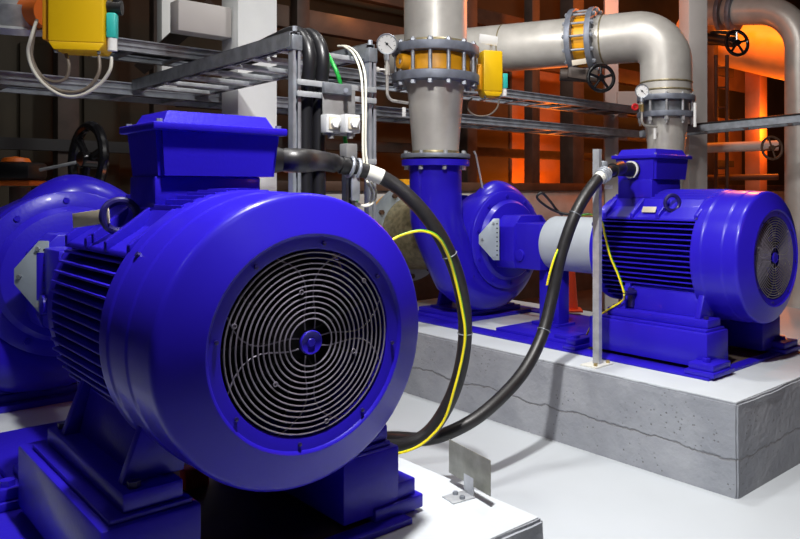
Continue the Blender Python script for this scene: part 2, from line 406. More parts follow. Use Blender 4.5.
# ------------------------------------------------------------------ steel skids
def skid(u, label, near):
    t = thing('base_frame', label, 'base frame', u.w(1.2, 0, ZP), u.rot, 'steel base frames under the pump sets')
    X = -1.2; h = ZF - ZP
    for sg in (1, -1):
        w1 = .355 if near and sg < 0 else .385; l0, l1 = ((.150, .33) if near and sg < 0 else (.08, .235)); l2 = .428 if near and sg < 0 else .465
        kk = .050 if near and sg < 0 else .036
        y0, y1 = sorted((sg * .18, sg * w1))
        MB().span((X + .16, y0, .030), (X + .87, y1, h - .012), .008).build('motor_rail', 'blue', t)
        y0, y1 = sorted((sg * .195, sg * (w1 - .02)))
        MB().span((X + .175, y0, h - .012), (X + .80, y1, h), .002).build('shim_plate', 'blue', t)
        y0, y1 = sorted((sg * (w1 - .03), sg * (l2 - (.012 if near and sg < 0 else -.008))))
        MB().span((X + l0 + .02, y0, 0), (X + 2.62, y1, .012), .002).build('side_strip', 'blue', t)
        for xa, xb in ((l0, l1), (.90, .99)):
            y0, y1 = sorted((sg * .27, sg * l2))
            MB().span((X + xa, y0, .0125), (X + xb, y1, kk), .004).build('lug_plate', 'blue', t)
            y0, y1 = sorted((sg * .285, sg * (l2 - .018)))
            lg = MB().span((X + xa + .012, y0, kk), (X + xb - .012, y1, kk * 1.9), .004).build('lug', 'blue', t)
            xm = X + (xa + xb) / 2
            MB().hexp((xm, sg * (l2 - .07), kk * 1.9), (xm, sg * (l2 - .07), kk * 1.9 + .016), .020).build('anchor_nut', 'blue', lg)
    MB().span((X + .11, -.36, 0), (X + .17, .36, .016), .002).build('end_plate', 'blue', t)
    MB().span((X + .17, -.36, 0), (X + .95, .36, .014), .002).build('deck_plate', 'dark_brown', t)  # dark brown instead of blue, for the shade under the motor
    MB().span((X + 1.00, -.355, 0), (X + 1.62, .358, .030), .003).build('middle_pad', 'blue', t)
    MB().span((X + 1.04, .20, .030), (X + 1.16, .34, .055), .003).build('pad_block', 'blue', t)
    MB().span((X + 1.99, -.355, 0), (X + 2.50, .355, .026), .003).build('pump_pad', 'blue', t)
    MB().span((X + 2.04, -.30, .026), (X + 2.46, .30, .058), .003).build('pump_pad', 'blue', t)
    return t
skid(NEAR, 'blue steel base frame under the large foreground motor and its pump', True)
skid(REAR, 'blue steel base frame on the long plinth under the farther motor', False)

# ------------------------------------------------------------------ pumps
def pump(u, label, ga, gs_, gk):
    t = thing('centrifugal_pump', label, 'pump', u.w(2.03, 0, ZP + .058), u.rot, 'blue centrifugal pumps')
    zc = ZC - ZP - .058
    # spiral volute: grows round the casing and leaves upward on the flank
    pts, rad = [], []
    for j in range(41):
        f = j / 40; ph = R(-30) + R(300) * f                  # 0 = top, 90 = -y side, 180 = bottom, 270 = +y side
        rc = .20 + .100 * min(1, f / .13) + .12 * max(0, (f - .25) / .75) ** 2.0
        pts.append(V((0, -rc * math.sin(ph), zc + rc * math.cos(ph)))); rad.append(.105 + .063 * f ** 1.6)
    cut = 37; pts = pts[:cut]; rad = rad[:cut]
    e = V((0, .615, 0))
    p_end = pts[-1]
    pts += [V((0, DSS - .02, zc + .10)), V((0, DSS - .004, zc + .22)), V((0, DSS, zc + .34)), V((0, DSS, 1.435 - ZP - .058))]
    rad += [.168, .168, .168, .168]
    sp = spline(pts, 3); rs = []
    for i in range(len(sp)):
        k = min(i / 3, len(rad) - 1); k0 = int(k); k1 = min(k0 + 1, len(rad) - 1); rs.append(rad[k0] * (1 - (k - k0)) + rad[k1] * (k - k0))
    vol = MB().tube(sp, rs, 28)
    cas = vol.lathe([(-.13, 0), (-.13, .30), (-.09, .325), (.09, .325), (.13, .30), (.13, 0)], (0, 0, zc), (1, 0, 0), 64)
    vo = cas.build('volute_casing', 'blue_smooth', t, ang=50)
    MB().lathe([(-.13, 0), (-.13, .325), (-.135, .330), (-.160, .330), (-.165, .325), (-.175, .27), (-.20, .25), (-.22, .18), (-.22, 0)], (0, 0, zc), (1, 0, 0), 64).build('casing_cover', 'blue', t)
    for k in range(10):
        an = R(36 * k + 14); p = V((-.162, .295 * math.cos(an), zc + .295 * math.sin(an)))
        MB().hexp(p, p + V((-.016, 0, 0)), .012).build('cover_bolt', 'blue', t)
    # bearing bracket
    bb = MB().prism([(-.15, -.17), (.15, -.17), (.17, -.12), (.17, .10), (.10, .17), (-.10, .17), (-.17, .10), (-.17, -.12)], (-.38, 0, zc), (0, 1, 0), (0, 0, 1), .18, .006)
    bb.span((-.59, -.150, zc - .165), (-.20, .150, zc + .125), .008)
    bb.lathe([(-.61, 0), (-.61, .10), (-.59, .13), (-.50, .13), (-.50, 0)], (0, 0, zc), (1, 0, 0), 40)
    br = bb.build('bearing_bracket', 'blue', t)
    MB().lathe([(-.01, 0), (-.01, .038), (.014, .036), (.018, 0)], (-.42, .150, zc - .08), (0, 1, 0), 20).build('oil_plug', 'blue', br)
    # grey guard plate with a row of slots
    gm = Matrix.Translation(V((ga, gs_, zc + .02))) @ Matrix.Rotation(R(45), 4, 'Z')
    # local x of the plate runs away from the motor, y out of the plate
    gp = MB().prism([(-.06, -.14), (-.02, -.14), (.078, -.03), (.078, .03), (-.02, .14), (-.06, .14)], (0, 0, 0), (1, 0, 0), (0, 0, 1), -.004, .001)
    gm = gm @ Matrix.Scale(gk, 4)
    bmesh.ops.transform(gp.bm, matrix=gm, verts=gp.bm.verts)
    gpo = gp.build('guard_plate', 'plate_grey', t)
    sl = MB()
    for k in range(8): sl.box((-.045, .0045, -.105 + .03 * k), (.010, .002, .008))
    bmesh.ops.transform(sl.bm, matrix=gm, verts=sl.bm.verts)
    sl.build('slots', 'black', gpo)
    for x, z in ((-.02, -.11), (-.02, .11), (.055, 0)):
        b_ = MB().hexp((x, .003, z), (x, .014, z), .009); bmesh.ops.transform(b_.bm, matrix=gm, verts=b_.bm.verts)
        b_.build('bolt', 'galv_dark' if x > 0 else 'zinc', gpo)
    MB().box(gm @ V((-.03, -.06, 0)), (.04, .12, .18), Matrix.Rotation(R(45), 3, 'Z'), .004).build('plate_bracket', 'blue', gpo)
    # feet
    pf = MB()
    for sg in (1, -1):
        pf.prism([(sg * .10, 0), (sg * .24, 0), (sg * .22, .012), (sg * .16, .22), (sg * .08, .22)][::sg], (.30, 0, 0), (0, 1, 0), (0, 0, 1), .03)
        pf.prism([(sg * .10, 0), (sg * .24, 0), (sg * .22, .012), (sg * .16, .22), (sg * .08, .22)][::sg], (.05, 0, 0), (0, 1, 0), (0, 0, 1), .03)
        pf.span((.02, min(sg * .1, sg * .25), 0), (.36, max(sg * .1, sg * .25), .015), .002)
    pf.build('pump_foot', 'blue', t)
    sl = MB().span((-.575, -.07, -.028), (-.51, .07, zc - .12), .004)
    sl.span((-.61, -.10, -.028), (-.47, .10, -.010), .003)
    sl.build('support_leg', 'blue', t)
    MB().cyl((-.75, 0, zc), (-.60, 0, zc), .035).build('shaft', 'zinc', t)
    p = V((0, .03, zc + .33))
    MB().hexp(p, p + V((0, 0, .035)), .016).build('vent_plug', 'blue', vo)
    # discharge flange
    zfl = 1.435 - ZP - .058
    fl = MB().lathe([(0, .165), (0, .218), (.038, .218), (.038, .165)], (0, DSS, zfl), (0, 0, 1), 48, closed=True)
    fo = fl.build('discharge_flange', 'blue', t)
    for k in range(8):
        an = R(45 * k + 22); p = V((.193 * math.cos(an), DSS + .193 * math.sin(an), zfl - .026))
        MB().hexp(p, p + V((0, 0, .026)), .014).build('bolt', 'galv_light', fo)
    # suction cover
    MB().lathe([(.13, .30), (.18, .24), (.28, .20), (.30, .20), (.30, .30), (.33, .30), (.33, 0)], (0, 0, zc), (1, 0, 0), 48).build('suction_nozzle', 'blue', t)
    return t
pump(NEAR, 'blue pump with rounded casing at the far left behind the large motor', -.37, .175, .93)
pump(REAR, 'blue pump with upright outlet pipe left of the grey coupling guard', -.27, .27, .95)

def guard(u, label):
    t = thing('coupling_guard', label, 'guard', u.w(1.255, 0, ZP + .026), u.rot, 'grey coupling guards')
    zc = ZC - ZP - .026
    g = MB().lathe([(-.215, .165), (-.215, .170), (.180, .170), (.180, .165)], (0, 0, zc), (1, 0, 0), 48, closed=True).build('guard_shell', 'guard', t)
    lg = MB().span((.12, -.05, .004), (.16, .05, zc - .16), .003); lg.span((.10, -.09, .004), (.17, .09, .016), .002)
    lg.build('guard_leg', 'blue', t)
guard(NEAR, 'light grey coupling guard between the large motor and the left pump')
guard(REAR, 'pale grey cylindrical coupling guard between the farther motor and its pump')

# ------------------------------------------------------------------ concrete plinths and floor
def plinth(u, a0, hw, label):
    t = thing('concrete_plinth', label, 'plinth', u.w(1.3, 0, 0), u.rot, 'concrete pump plinths')
    L0, L1 = a0 - 1.3, 3.0 - 1.3
    nx, ny, nz = 60, 26, 10
    bm = bmesh.new(); bmesh.ops.create_cube(bm, size=1.0)
    for v in bm.verts: v.co = V((L0 + (v.co.x + .5) * (L1 - L0), v.co.y * 2 * hw, (v.co.z + .5) * (ZP - .004)))
    bmesh.ops.bevel(bm, geom=[e for e in bm.edges if (e.verts[0].co.z > .1 or e.verts[1].co.z > .1)], offset=.008, segments=2, affect='EDGES')
    bmesh.ops.subdivide_edges(bm, edges=[e for e in bm.edges if e.calc_length() > .3], cuts=40, use_grid_fill=True)
    from mathutils import noise
    for v in bm.verts:
        if v.co.z > ZP - .03 and abs(v.co.y) > hw - .03 or (v.co.z > ZP - .03 and v.co.x < L0 + .03) or (v.co.x < L0 + .03 and abs(v.co.y) > hw - .03):
            k = noise.noise(v.co * 9) * .006
            v.co += V((k, -k * (1 if v.co.y > 0 else -1), -abs(k) * .6))
    mb = MB(); mb._app(bm); mb.build('block', 'concrete', t)
    MB().span((L0 + .010, -hw + .010, ZP - .0105), (L1 - .010, hw - .010, ZP), .003).build('screed', 'plinth_top', t)
plinth(NEAR, -.10, .643, 'low concrete plinth under the large foreground motor, carrying the small metal plate')
plinth(REAR, -.16, .70, 'long cracked grey concrete plinth at the right under the farther motor')

def on_line(o, px):                       # distance along a line across the hall seen at a pixel column
    k = (px - CX) / FPX; return (k * o.y - o.x) / (DS.x - k * DS.y)
def struct(name, mb, m): return tag(mb.build(name, m), kind='structure')
struct('floor', MB().span((-12, -4, -.1), (20, 20, 0)), 'floor')
WB = P(400, 190, 9.6); WB.z = 0
def wspan(o, x0, x1, y0, y1, z0, z1, bev=0.0):          # box in the hall's own axes: x along DS, y along DA
    return MB().box(o + DS * (x0 + x1) / 2 + DA * (y0 + y1) / 2 + V((0, 0, (z0 + z1) / 2)), (x1 - x0, y1 - y0, z1 - z0), RS, bev)
struct('wall_back', wspan(WB, -9, 16, 0, .2, 0, 6.5), 'dark_wall')
struct('ceiling', MB().span((-12, -4, 6.5), (20, 20, 6.6)), 'dark_wall')
LOW = P(400, 190, 7.3); LOW.z = 0
struct('wall_low', wspan(LOW, -1.35, 9, 0, .2, .90, 1.27, .01), 'concrete_low')
struct('wall_recess', wspan(LOW, -1.35, 9, .08, .18, 0, .90), 'dark_brown')  # dark colour stands for the shaded openings under the low wall
q = wspan(LOW, -4.2, 9, -1.25, .08, .0005, .012, .002)  # thin dark brown slab over the floor before the low wall
tag(q.build('dark_floor_strip', 'dark_brown'), 'dark brown strip laid over the floor along the foot of the low pale wall', 'floor strip')
tag(wspan(LOW, -1.35, 9, -.03, .23, 1.27, 1.36, .004).build('coping_beam', 'rust_beam'), 'dark brown steel channel lying along the top of the low pale wall', 'beam')

# ------------------------------------------------------------------ power cables
def cable(name, label, cat, pts, r, m, k=10, n=16, group=None):
    return tag(MB().tube(spline(pts, k), r, n).build(name, m), label, cat, group)
d = -NEAR.s
nh = [g_near - d * .02, g_near + d * .06, P(322, 161, 2.72), P(350, 167, 2.84), P(385, 179, 2.9), P(415, 203, 2.92), P(440, 236, 2.95), P(457, 275, 3.0), P(465, 320, 3.05),
      P(462, 362, 3.07), P(450, 400, 3.07), P(430, 431, 3.06), P(405, 445, 3.06), P(375, 446, 3.15), P(335, 447, 3.45), P(290, 442, 3.68)]
NHP = spline(nh, 10)
hose1 = cable('power_cable', 'thick black cable looping down from the large foreground motor box beside a yellow-green wire', 'cable', nh, .029, 'rubber', group='thick black motor cables')
d = REAR.s
rh = [g_rear - d * .02, g_rear + d * .05, P(620, 168, 3.86), P(603, 175, 3.66), P(588, 192, 3.60), P(574, 217, 3.56), P(561, 255, 3.54), P(552, 297, 3.52), P(541, 338, 3.46), P(521, 375, 3.36),
      P(487, 410, 3.22), P(455, 430, 3.16), P(425, 439, 3.2), P(390, 438, 3.3), P(345, 440, 3.55), P(300, 433, 3.8)]
RHP = spline(rh, 10)
hose2 = cable('power_cable', 'thick black cable arching from the farther motor box over the slotted post to the floor', 'cable', rh, .029, 'rubber', group='thick black motor cables')
def sleeve_on(path, i0, i1, r, name, m, parent, n=16):
    return MB().tube(path[i0:i1 + 1], r, n).build(name, m, parent, world=True)
def near_idx(path, px):                  # index of the path point seen closest to a pixel column, over its first half
    best = min(range(len(path) * 2 // 3), key=lambda i: abs(CX + FPX * path[i].x / path[i].y - px)); return best
i = near_idx(NHP, 366); j = near_idx(NHP, 380); sleeve_on(NHP, i, j, .031, 'cable_label', 'sleeve', hose1)
i = near_idx(RHP, 609); 
i0 = near_idx(RHP, 607); i1 = near_idx(RHP, 598); sleeve_on(RHP, min(i0, i1), max(i0, i1), .031, 'cable_label', 'sleeve', hose2)
for path, ho, pys in ((NHP, hose1, (253, 333)), (RHP, hose2, (214, 330))):
    for py in pys:
        k = min(range(len(path) // 4, len(path)), key=lambda i: abs(HZ + FPX * (CAMZ - path[i].z) / path[i].y - py))
        MB().tube(circ(path[k], path[k + 1] - path[k - 1], .0305, 20), .0025, 6, closed=True)  .build('cable_tie', 'galv_dark', ho, world=True)

i = near_idx(NHP, 338); MB().tube(NHP[2:i], .0365, 18).build('heat_shrink', 'rubber', hose1, world=True)
i = near_idx(RHP, 611); MB().tube(RHP[2:i], .0365, 18).build('heat_shrink', 'rubber', hose2, world=True)
# earth wires: yellow with a green stripe
def earth_wire(label, pts, r=.0052):
    sp = spline(pts, 8)
    o = tag(MB().tube(sp, r, 10).build('earth_wire', 'earth_yellow'), label, 'wire', 'yellow-green earth wires')
    sp2 = [p + V((.0035, .001, .003)) for p in sp]
    MB().tube(sp2, r * .72, 8).build('green_stripe', 'earth_green', o, world=True)
    return o
mat('earth_yellow', (0.85, 0.70, 0.01), 0.4); mat('earth_green', (0.10, 0.35, 0.02), 0.4)
def beside(path, f0, f1, dx, dy):
    n = len(path); out = []
    for k in range(int(n * f0), int(n * f1), 6): out.append(path[k] + V((dx, -.030, dy)))
    return out
earth_wire('yellow-green wire bowing out from behind the large motor and running down its black cable',
           [P(345, 400, 2.9), P(350, 330, 2.85), P(362, 275, 2.78), P(378, 250, 2.76), P(392, 240, 2.78), P(405, 234, 2.8), P(422, 231, 2.82), P(437, 237, 2.85), P(447, 253, 2.9)] +
           [P(454, 275, 2.955), P(461, 305, 2.985), P(465, 333, 3.0), P(462, 358, 3.012), P(454, 390, 3.012), P(444, 420, 3.02), P(427, 440, 3.01), P(410, 450, 3.0), P(392, 454, 3.02), P(370, 454, 3.10), P(335, 452, 3.42), P(290, 447, 3.62)])
earth_wire('thin yellow-green wire dropping past the slotted post to the farther motor terminal',
           [P(547, 285, 3.50), P(550, 272, 3.49), P(555.5, 255, 3.51), P(565, 236, 3.60), P(575, 219, 3.68), P(590, 215, 3.82), P(601, 221, 3.88), P(605, 236, 3.9), P(610, 256, 3.90), P(618, 275, 3.90), REAR.w(.645, .375, ZF + .135)])
earth_wire('short yellow-green wire from the motor terminal behind the slotted post to the base frame',
           [REAR.w(.645, .375, ZF + .125), P(622, 301, 3.93), P(606, 311, 4.0), P(593, 322, 4.1), P(586, 336, 4.2), P(578, 343, 4.25), P(568, 343, 4.3)], .005)

# ------------------------------------------------------------------ slotted post with its clamp
pb = PZ(597, 365, ZP)
t = thing('slotted_post', 'tall galvanised slotted post standing on the plinth edge holding the farther cable', 'post', pb, ROT_S - R(90))
q = MB().span((-.012, -.0215, .008), (.012, -.0175, 1.085)); q.span((-.012, -.0175, .008), (-.0085, .018, 1.085)); q.span((.0085, -.0175, .008), (.012, .018, 1.085))
po = q.build('channel', 'galv_light', t)
s2 = MB()
for k in range(16): s2.box((.0122, 0, .06 + .066 * k), (.001, .012, .032))
s2.build('slots', 'black', po)
MB().span((-.07, -.05, 0), (.07, .05, .008), .001).build('foot_plate', 'sleeve', t)
for x in (-.05, .05): MB().hexp((x, -.03, .008), (x, -.03, .022), .010).build('bolt', 'brass', t)
k = near_idx(RHP, 603)
cl = MB()
for dd in (-.02, .0, .02):
    c = RHP[k] + (RHP[k + 1] - RHP[k - 1]).normalized() * dd
    cl.tube(circ(c, RHP[k + 1] - RHP[k - 1], .034, 24), .006, 8, closed=True)
MB().box(P(608.5, 187, 3.78), (.042, .003, .020), None, .0005).build('label', 'white', t, world=True)
cl.build('cable_clamp', 'zinc', t, world=True)
MB().box(RHP[k] + V((.01, .02, .045)), (.03, .03, .05), None, .004).build('clamp_block', 'galv_dark', t, world=True)

# ------------------------------------------------------------------ small metal plate on the near plinth
sb = PZ(469, 495, ZP)
t = thing('sign_plate', 'small blank metal plate on a bent foot standing on pale floor before the foreground cables', 'plate', sb, R(90 + 35))
MB().box((0, 0, .082), (.215, .003, .100), None, .0008).build('plate', 'sign_metal', t)
st = MB().box((.0, 0, .028), (.05, .004, .056), None, .001); st.box((0, .035, .002), (.06, .075, .004), None, .001)
so = st.build('bent_foot', 'galv_light', t)
for x in (-.018, .018): MB().hexp((x, .035, .004), (x, .035, .012), .008).build('bolt', 'galv_dark', so)

# ------------------------------------------------------------------ cable rack between the pump sets: posts, ladder, crossbars
def strut(mb, p0, p1, w=.041, d=.041):
    """open slotted channel between two points"""
    p0 = V(p0); p1 = V(p1); z = (p1 - p0).normalized()
    up = V((0, 0, 1)) if abs(z.z) < .9 else DA
    x = up.cross(z).normalized(); y = z.cross(x)
    Rm = Matrix((x, y, z)).transposed(); L = (p1 - p0).length; c = (p0 + p1) / 2
    for (ox, oy, sx, sy) in ((0, d / 2 - .002, w, .004), (-w / 2 + .002, 0, .004, d), (w / 2 - .002, 0, .004, d), (-w / 2 + .007, -d / 2 + .002, .012, .004), (w / 2 - .007, -d / 2 + .002, .012, .004)):
        mb.box(c + Rm @ V((ox, oy, 0)), (sx, sy, L), Rm)
    return mb
P1 = V((-.752, 2.905, 0)); P2 = P1 + DS * .355
t = thing('cable_rack', 'galvanised two-post rack rising behind the large motor with a ladder tray leading back', 'rack', P1, 0)
for p, top, zb_ in ((P1, 1.885, ZP), (P2, 1.88, 0)):
    po = strut(MB(), p + V((0, 0, zb_)), p + V((0, 0, top)), .036, .036).build('post', 'zinc', t, world=True)
    MB().box(p + V((0, 0, zb_ + .005)), (.075, .075, .01), RS).build('foot_plate', 'galv_dark', po, world=True)
    MB().box(p + V((0, 0, top - .03)), (.044, .044, .06), RS, .002).build('corner_bracket', 'galv_dark', po, world=True)
    MB().hexp(p + V((.0, 0, top + .015)), p + V((0, 0, top + .035)), .010).build('bolt', 'zinc', po, world=True)
for z in (1.70, 1.655, 1.40):
    MB().box((P1 + P2) / 2 - DA * .03 + V((0, 0, z)), (.37, .012, .022), RS, .001).build('crossbar', 'galv_light', t, world=True)
LT = V((0, 0, 1.868)); LL = 1.78
for p in (P1, P2):
    e = p + DA * LL
    strut(MB(), p + LT, e + LT, .045, .062).build('ladder_rail', 'galv_dark', t, world=True)
for k in range(7):
    c = (P1 + P2) / 2 + DA * (.10 + .25 * k) + LT + V((0, 0, -.026))
    MB().box(c, (.375, .055, .020), RS, .002).build('rung', 'galv_light', t, world=True)

# black cables hanging over the ladder end
for k, (off, lab) in enumerate(((.060, 'fat black cable bent over the ladder end, the one nearer the left post'), (.120, 'fat black cable bent over the ladder end, the one nearer the switches'))):
    b0 = P1 + DS * off
    pts = [b0 + DA * 1.1 + V((0, 0, 1.888)), b0 + DA * .6 + V((0, 0, 1.888)), b0 + DA * .28 + V((0, 0, 1.915)), b0 + DA * .08 + V((0, 0, 1.915)), b0 - DA * .01 + V((0, 0, 1.81)),
           b0 + DA * .02 + V((0, 0, 1.6)), b0 + DA * .02 + V((0, 0, 1.2)), b0 + DA * .02 + V((0, 0, .6)), b0 + DA * .02 + V((0, 0, .08))]
    cable('power_cable', lab, 'cable', pts, .027, 'cable_black', group='black cables over the rack')
b0 = P1 + DS * .16
cable('green_wire', 'green wire running over the ladder end down to the isolator bracket', 'wire',
      [P(280, 50, 3.5), P(305, 42, 3.2), P(322, 48, 3.06), P(333, 64, 3.0), P(340, 82, 3.0), P(342, 100, 3.05), P(344, 130, 3.06), P(350, 170, 3.05), P(356, 195, 3.02), P(354, 212, 3.0), P(345, 240, 3.0)], .0085, 'green')
for k, (dx, lab) in enumerate(((0, 'cream wire down the right rack post, left one of the pair'), (4, 'cream wire down the right rack post, right one of the pair'))):
    cable('control_wire', lab, 'wire', [P(338 + dx, 46, 3.4), P(345 + dx, 47, 3.25), P(354 + dx, 55, 3.08), P(361 + dx, 75, 2.98), P(363 + dx * .7, 110, 2.96), P(363 + dx * .7, 150, 2.96), P(366 + dx, 178, 2.95), P(372 + dx, 192, 2.94), P(369 + dx, 203, 2.93), P(359 + dx, 206, 2.92), P(350, 198, 2.92)], .0046, 'cream')
# switch bracket and two rotary isolators
t = thing('mounting_bracket', 'grey sheet-metal bracket hung on the rack crossbar behind the two rotary switches', 'bracket', P(338, 125, 2.92), R(TH))
MB().box(P(339, 112, 2.965), (.15, .004, .19), RS, .001).build('back_plate', 'bracket', t, world=True)
MB().box(P(337, 89, 2.945), (.125, .02, .042), RS, .002).build('top_clamp', 'galv_dark', t, world=True)
for px in (329, 346): MB().cyl(P(px, 90, 2.945), P(px, 90, 2.915), .009).build('bolt', 'zinc', t, world=True)
for px, lab in ((331, 'white rotary switch box on the rack, left of the pair'), (350, 'white rotary switch box on the rack, right of the pair')):
    c = P(px, 124, 2.92)
    t = thing('rotary_switch', lab, 'switch', c - V((0, 0, .035)), R(TH), 'rotary switches on the rack')
    MB().box((0, 0, .035), (.068, .045, .072), None, .004).build('housing', 'box_grey', t)
    MB().box((0, -.025, .037), (.048, .006, .050), None, .002).build('face_plate', 'beige', t)
    kn = MB().cyl((0, -.027, .036), (0, -.042, .036), .018); kn.box((0, -.047, .036), (.012, .014, .040), Matrix.Rotation(R(20), 3, 'Y'), .003); kn.build('knob', 'white', t)
    MB().cyl((0, 0, -.022), (0, 0, 0), .012).build('gland', 'bracket', t)
# bracket with strap clamp holding the near cable
k = near_idx(NHP, 352); cpt = NHP[k]; tdir = (NHP[k + 1] - NHP[k - 1]).normalized()
t = thing('cable_bracket', 'upright steel strip with a strap clamp gripping the foreground cable', 'bracket', V((cpt.x - .02, cpt.y + .05, 0)), 0)
strut(MB(), V((cpt.x - .03, cpt.y + .06, 0)), V((cpt.x - .03, cpt.y + .06, cpt.z + .09)), .04, .03).build('strip', 'galv_dark', t, world=True)
cl = MB()
for dd in (-.014, .014): cl.tube(circ(cpt + tdir * dd, tdir, .036, 28), .007, 8, closed=True)
cl.build('cable_clamp', 'zinc', t, world=True)
MB().box(cpt + V((-.02, .01, .065)), (.05, .05, .055), RS, .004).build('clamp_block', 'bracket', t, world=True)
MB().box(cpt + V((.01, -.01, -.075)), (.035, .012, .10), RS, .002).build('clamp_leg', 'zinc', t, world=True)
MB().tube(NHP[k - 4:k - 1], .0345, 16).build('rubber_sleeve', 'black', t, world=True)

# ------------------------------------------------------------------ long cable trays across the hall
def tray(name, label, D, z, x0, x1, m, dz=.07):
    o = P(400, 190, D); o.z = 0; o = o + DS * x0
    t = thing(name, label, 'cable tray', o + V((0, 0, z)), R(TH), 'long cable trays')
    L = x1 - x0
    for y in (0, .34):
        q = MB().span((0, y - .003, 0), (L, y + .003, dz)); q.span((0, y - .018, dz - .006), (L, y + .018, dz)); q.span((0, y - .018, 0), (L, y + .018, .006)); q.span((0, y - .010, dz * .45), (L, y + .010, dz * .6))
        q.build('side_rail', m, t)
    for k in range(int(L / .3)):
        MB().span((.1 + .3 * k, 0.005, .004), (.14 + .3 * k, .335, .020)).build('rung', m, t)
    for k, (yy, rr) in enumerate(((.08, .022), (.15, .028), (.24, .024))):
        MB().cyl((0, yy, .022 + rr), (L, yy, .022 + rr), rr, n=10).build('cable', 'cable_black', t)
tray('cable_tray', 'upper long cable tray passing behind the white column across the hall', 5.5, 2.06, -2.0, 3.3, 'zinc')
tray('cable_tray', 'lower long cable tray behind the rack, under the upper tray', 5.5, 1.815, -2.9, 3.3, 'zinc')
# tray at the right running the other way
o = P(640, 134, 7.0); e = P(860, 113, 6.2)
t = thing('cable_tray', 'grey cable tray crossing the white right-hand column toward the right edge', 'cable tray', o, 0)
dv = (e - o); pr = dv.cross(V((0, 0, 1))).normalized()
for k, y in enumerate((0, -.3)):
    strut(MB(), o + pr * y, e + pr * y, .05, .06).build('side_rail', 'galv_dark', t, world=True)
MB().tube([o + pr * -.1 + V((0, 0, .03)), e + pr * -.1 + V((0, 0, .03))], .03, 10).build('cable', 'cable_black', t, world=True)
for k in range(5):
    c = o + dv * (.1 + .2 * k) - pr * .15; MB().box(c - V((0, 0, .02)), (.30, .04, .012), Matrix.Rotation(math.atan2(pr.y, pr.x), 3, 'Z')).build('rung', 'zinc', t, world=True)

# ------------------------------------------------------------------ discharge line above the rear pump
dc = REAR.w(2.03, DSS, 0); KX = 1.03
XFD = Matrix.Translation(V((dc.x, dc.y, CAMZ))) @ Matrix.Scale(KX, 4) @ Matrix.Translation(V((-dc.x, -dc.y, -CAMZ)))
XF[0] = XFD
def flange_ring(c, ax, r0, r1, h, m, parent, nb=0, br=0, bl=0, bm='galv_light', ph=0):
    fo = MB().lathe([(0, r0), (0, r1), (h * .15, r1 + .002), (h * .85, r1 + .002), (h, r1), (h, r0)], c, ax, 64, closed=True).build('flange', m, parent, world=True)
    return fo
t = thing('pipe_reducer', 'tapered steel pipe piece standing on the blue outlet flange of the pump', 'pipe', dc + V((0, 0, 1.468)), 0)
MB().lathe([(1.49, .142), (1.52, .145), (1.93, .178), (1.95, .178), (1.95, .170), (1.49, .134)], dc, (0, 0, 1), 64, closed=True).build('cone', 'steel_pipe', t, world=True)
MB().lathe([(1.487, .144), (1.495, .149), (1.518, .149), (1.524, .146)], dc, (0, 0, 1), 64).build('weld_band', 'steel_weld', t, world=True)
fo = flange_ring(dc + V((0, 0, 1.478)), (0, 0, 1), .13, .215, .026, 'flange', t)
for k in range(8):
    an = R(45 * k + 22); p = dc + V((.192 * math.cos(an), .192 * math.sin(an), 1.504)); MB().hexp(p, p + V((0, 0, .018)), .013).build('nut', 'galv_light', fo, world=True)
flange_ring(dc + V((0, 0, 1.945)), (0, 0, 1), .165, .272, .052, 'flange', t)
t = thing('butterfly_valve', 'amber wafer valve clamped by long bolts between two grey flanges over the pump', 'valve', dc + V((0, 0, 1.999)), 0)
MB().lathe([(1.999, .15), (1.999, .205), (2.01, .215), (2.10, .215), (2.118, .205), (2.118, .15)], dc, (0, 0, 1), 64, closed=True).build('valve_body', 'valve_yellow', t, world=True)
bd = V((-.80, -.60, 0)).normalized(); b0 = dc + V((0, 0, 2.06)) + bd * .19
MB().lathe([(0, 0), (0, .056), (.05, .052), (.072, .044), (.072, .020), (.05, .016), (.05, 0)], b0, bd, 24).build('shaft_boss', 'valve_yellow', t, world=True)
for k in range(14):
    an = 2 * math.pi * k / 14 + .16; p = dc + V((.246 * math.cos(an), .246 * math.sin(an), 0))
    bo = MB().cyl(p + V((0, 0, 1.92)), p + V((0, 0, 2.195)), .012, n=12)
    bo.hexp(p + V((0, 0, 1.918)), p + V((0, 0, 1.943)), .019); bo.hexp(p + V((0, 0, 2.173)), p + V((0, 0, 2.186)), .019)
    bo.build('bolt', 'zinc', t, world=True)
t = thing('riser_pipe', 'upright stainless steel pipe rising from the grey flange over the amber valve', 'pipe', dc + V((0, 0, 2.12)), 0)
MB().lathe([(2.13, .19), (2.13, .200), (2.20, .197), (6.3, .197), (6.3, .19)], dc, (0, 0, 1), 64, closed=True).build('pipe', 'steel_pipe', t, world=True)
MB().lathe([(2.172, .196), (2.178, .204), (2.190, .204), (2.200, .198)], dc, (0, 0, 1), 64).build('weld_band', 'steel_weld', t, world=True)
flange_ring(dc + V((0, 0, 2.119)), (0, 0, 1), .18, .272, .052, 'flange', t)

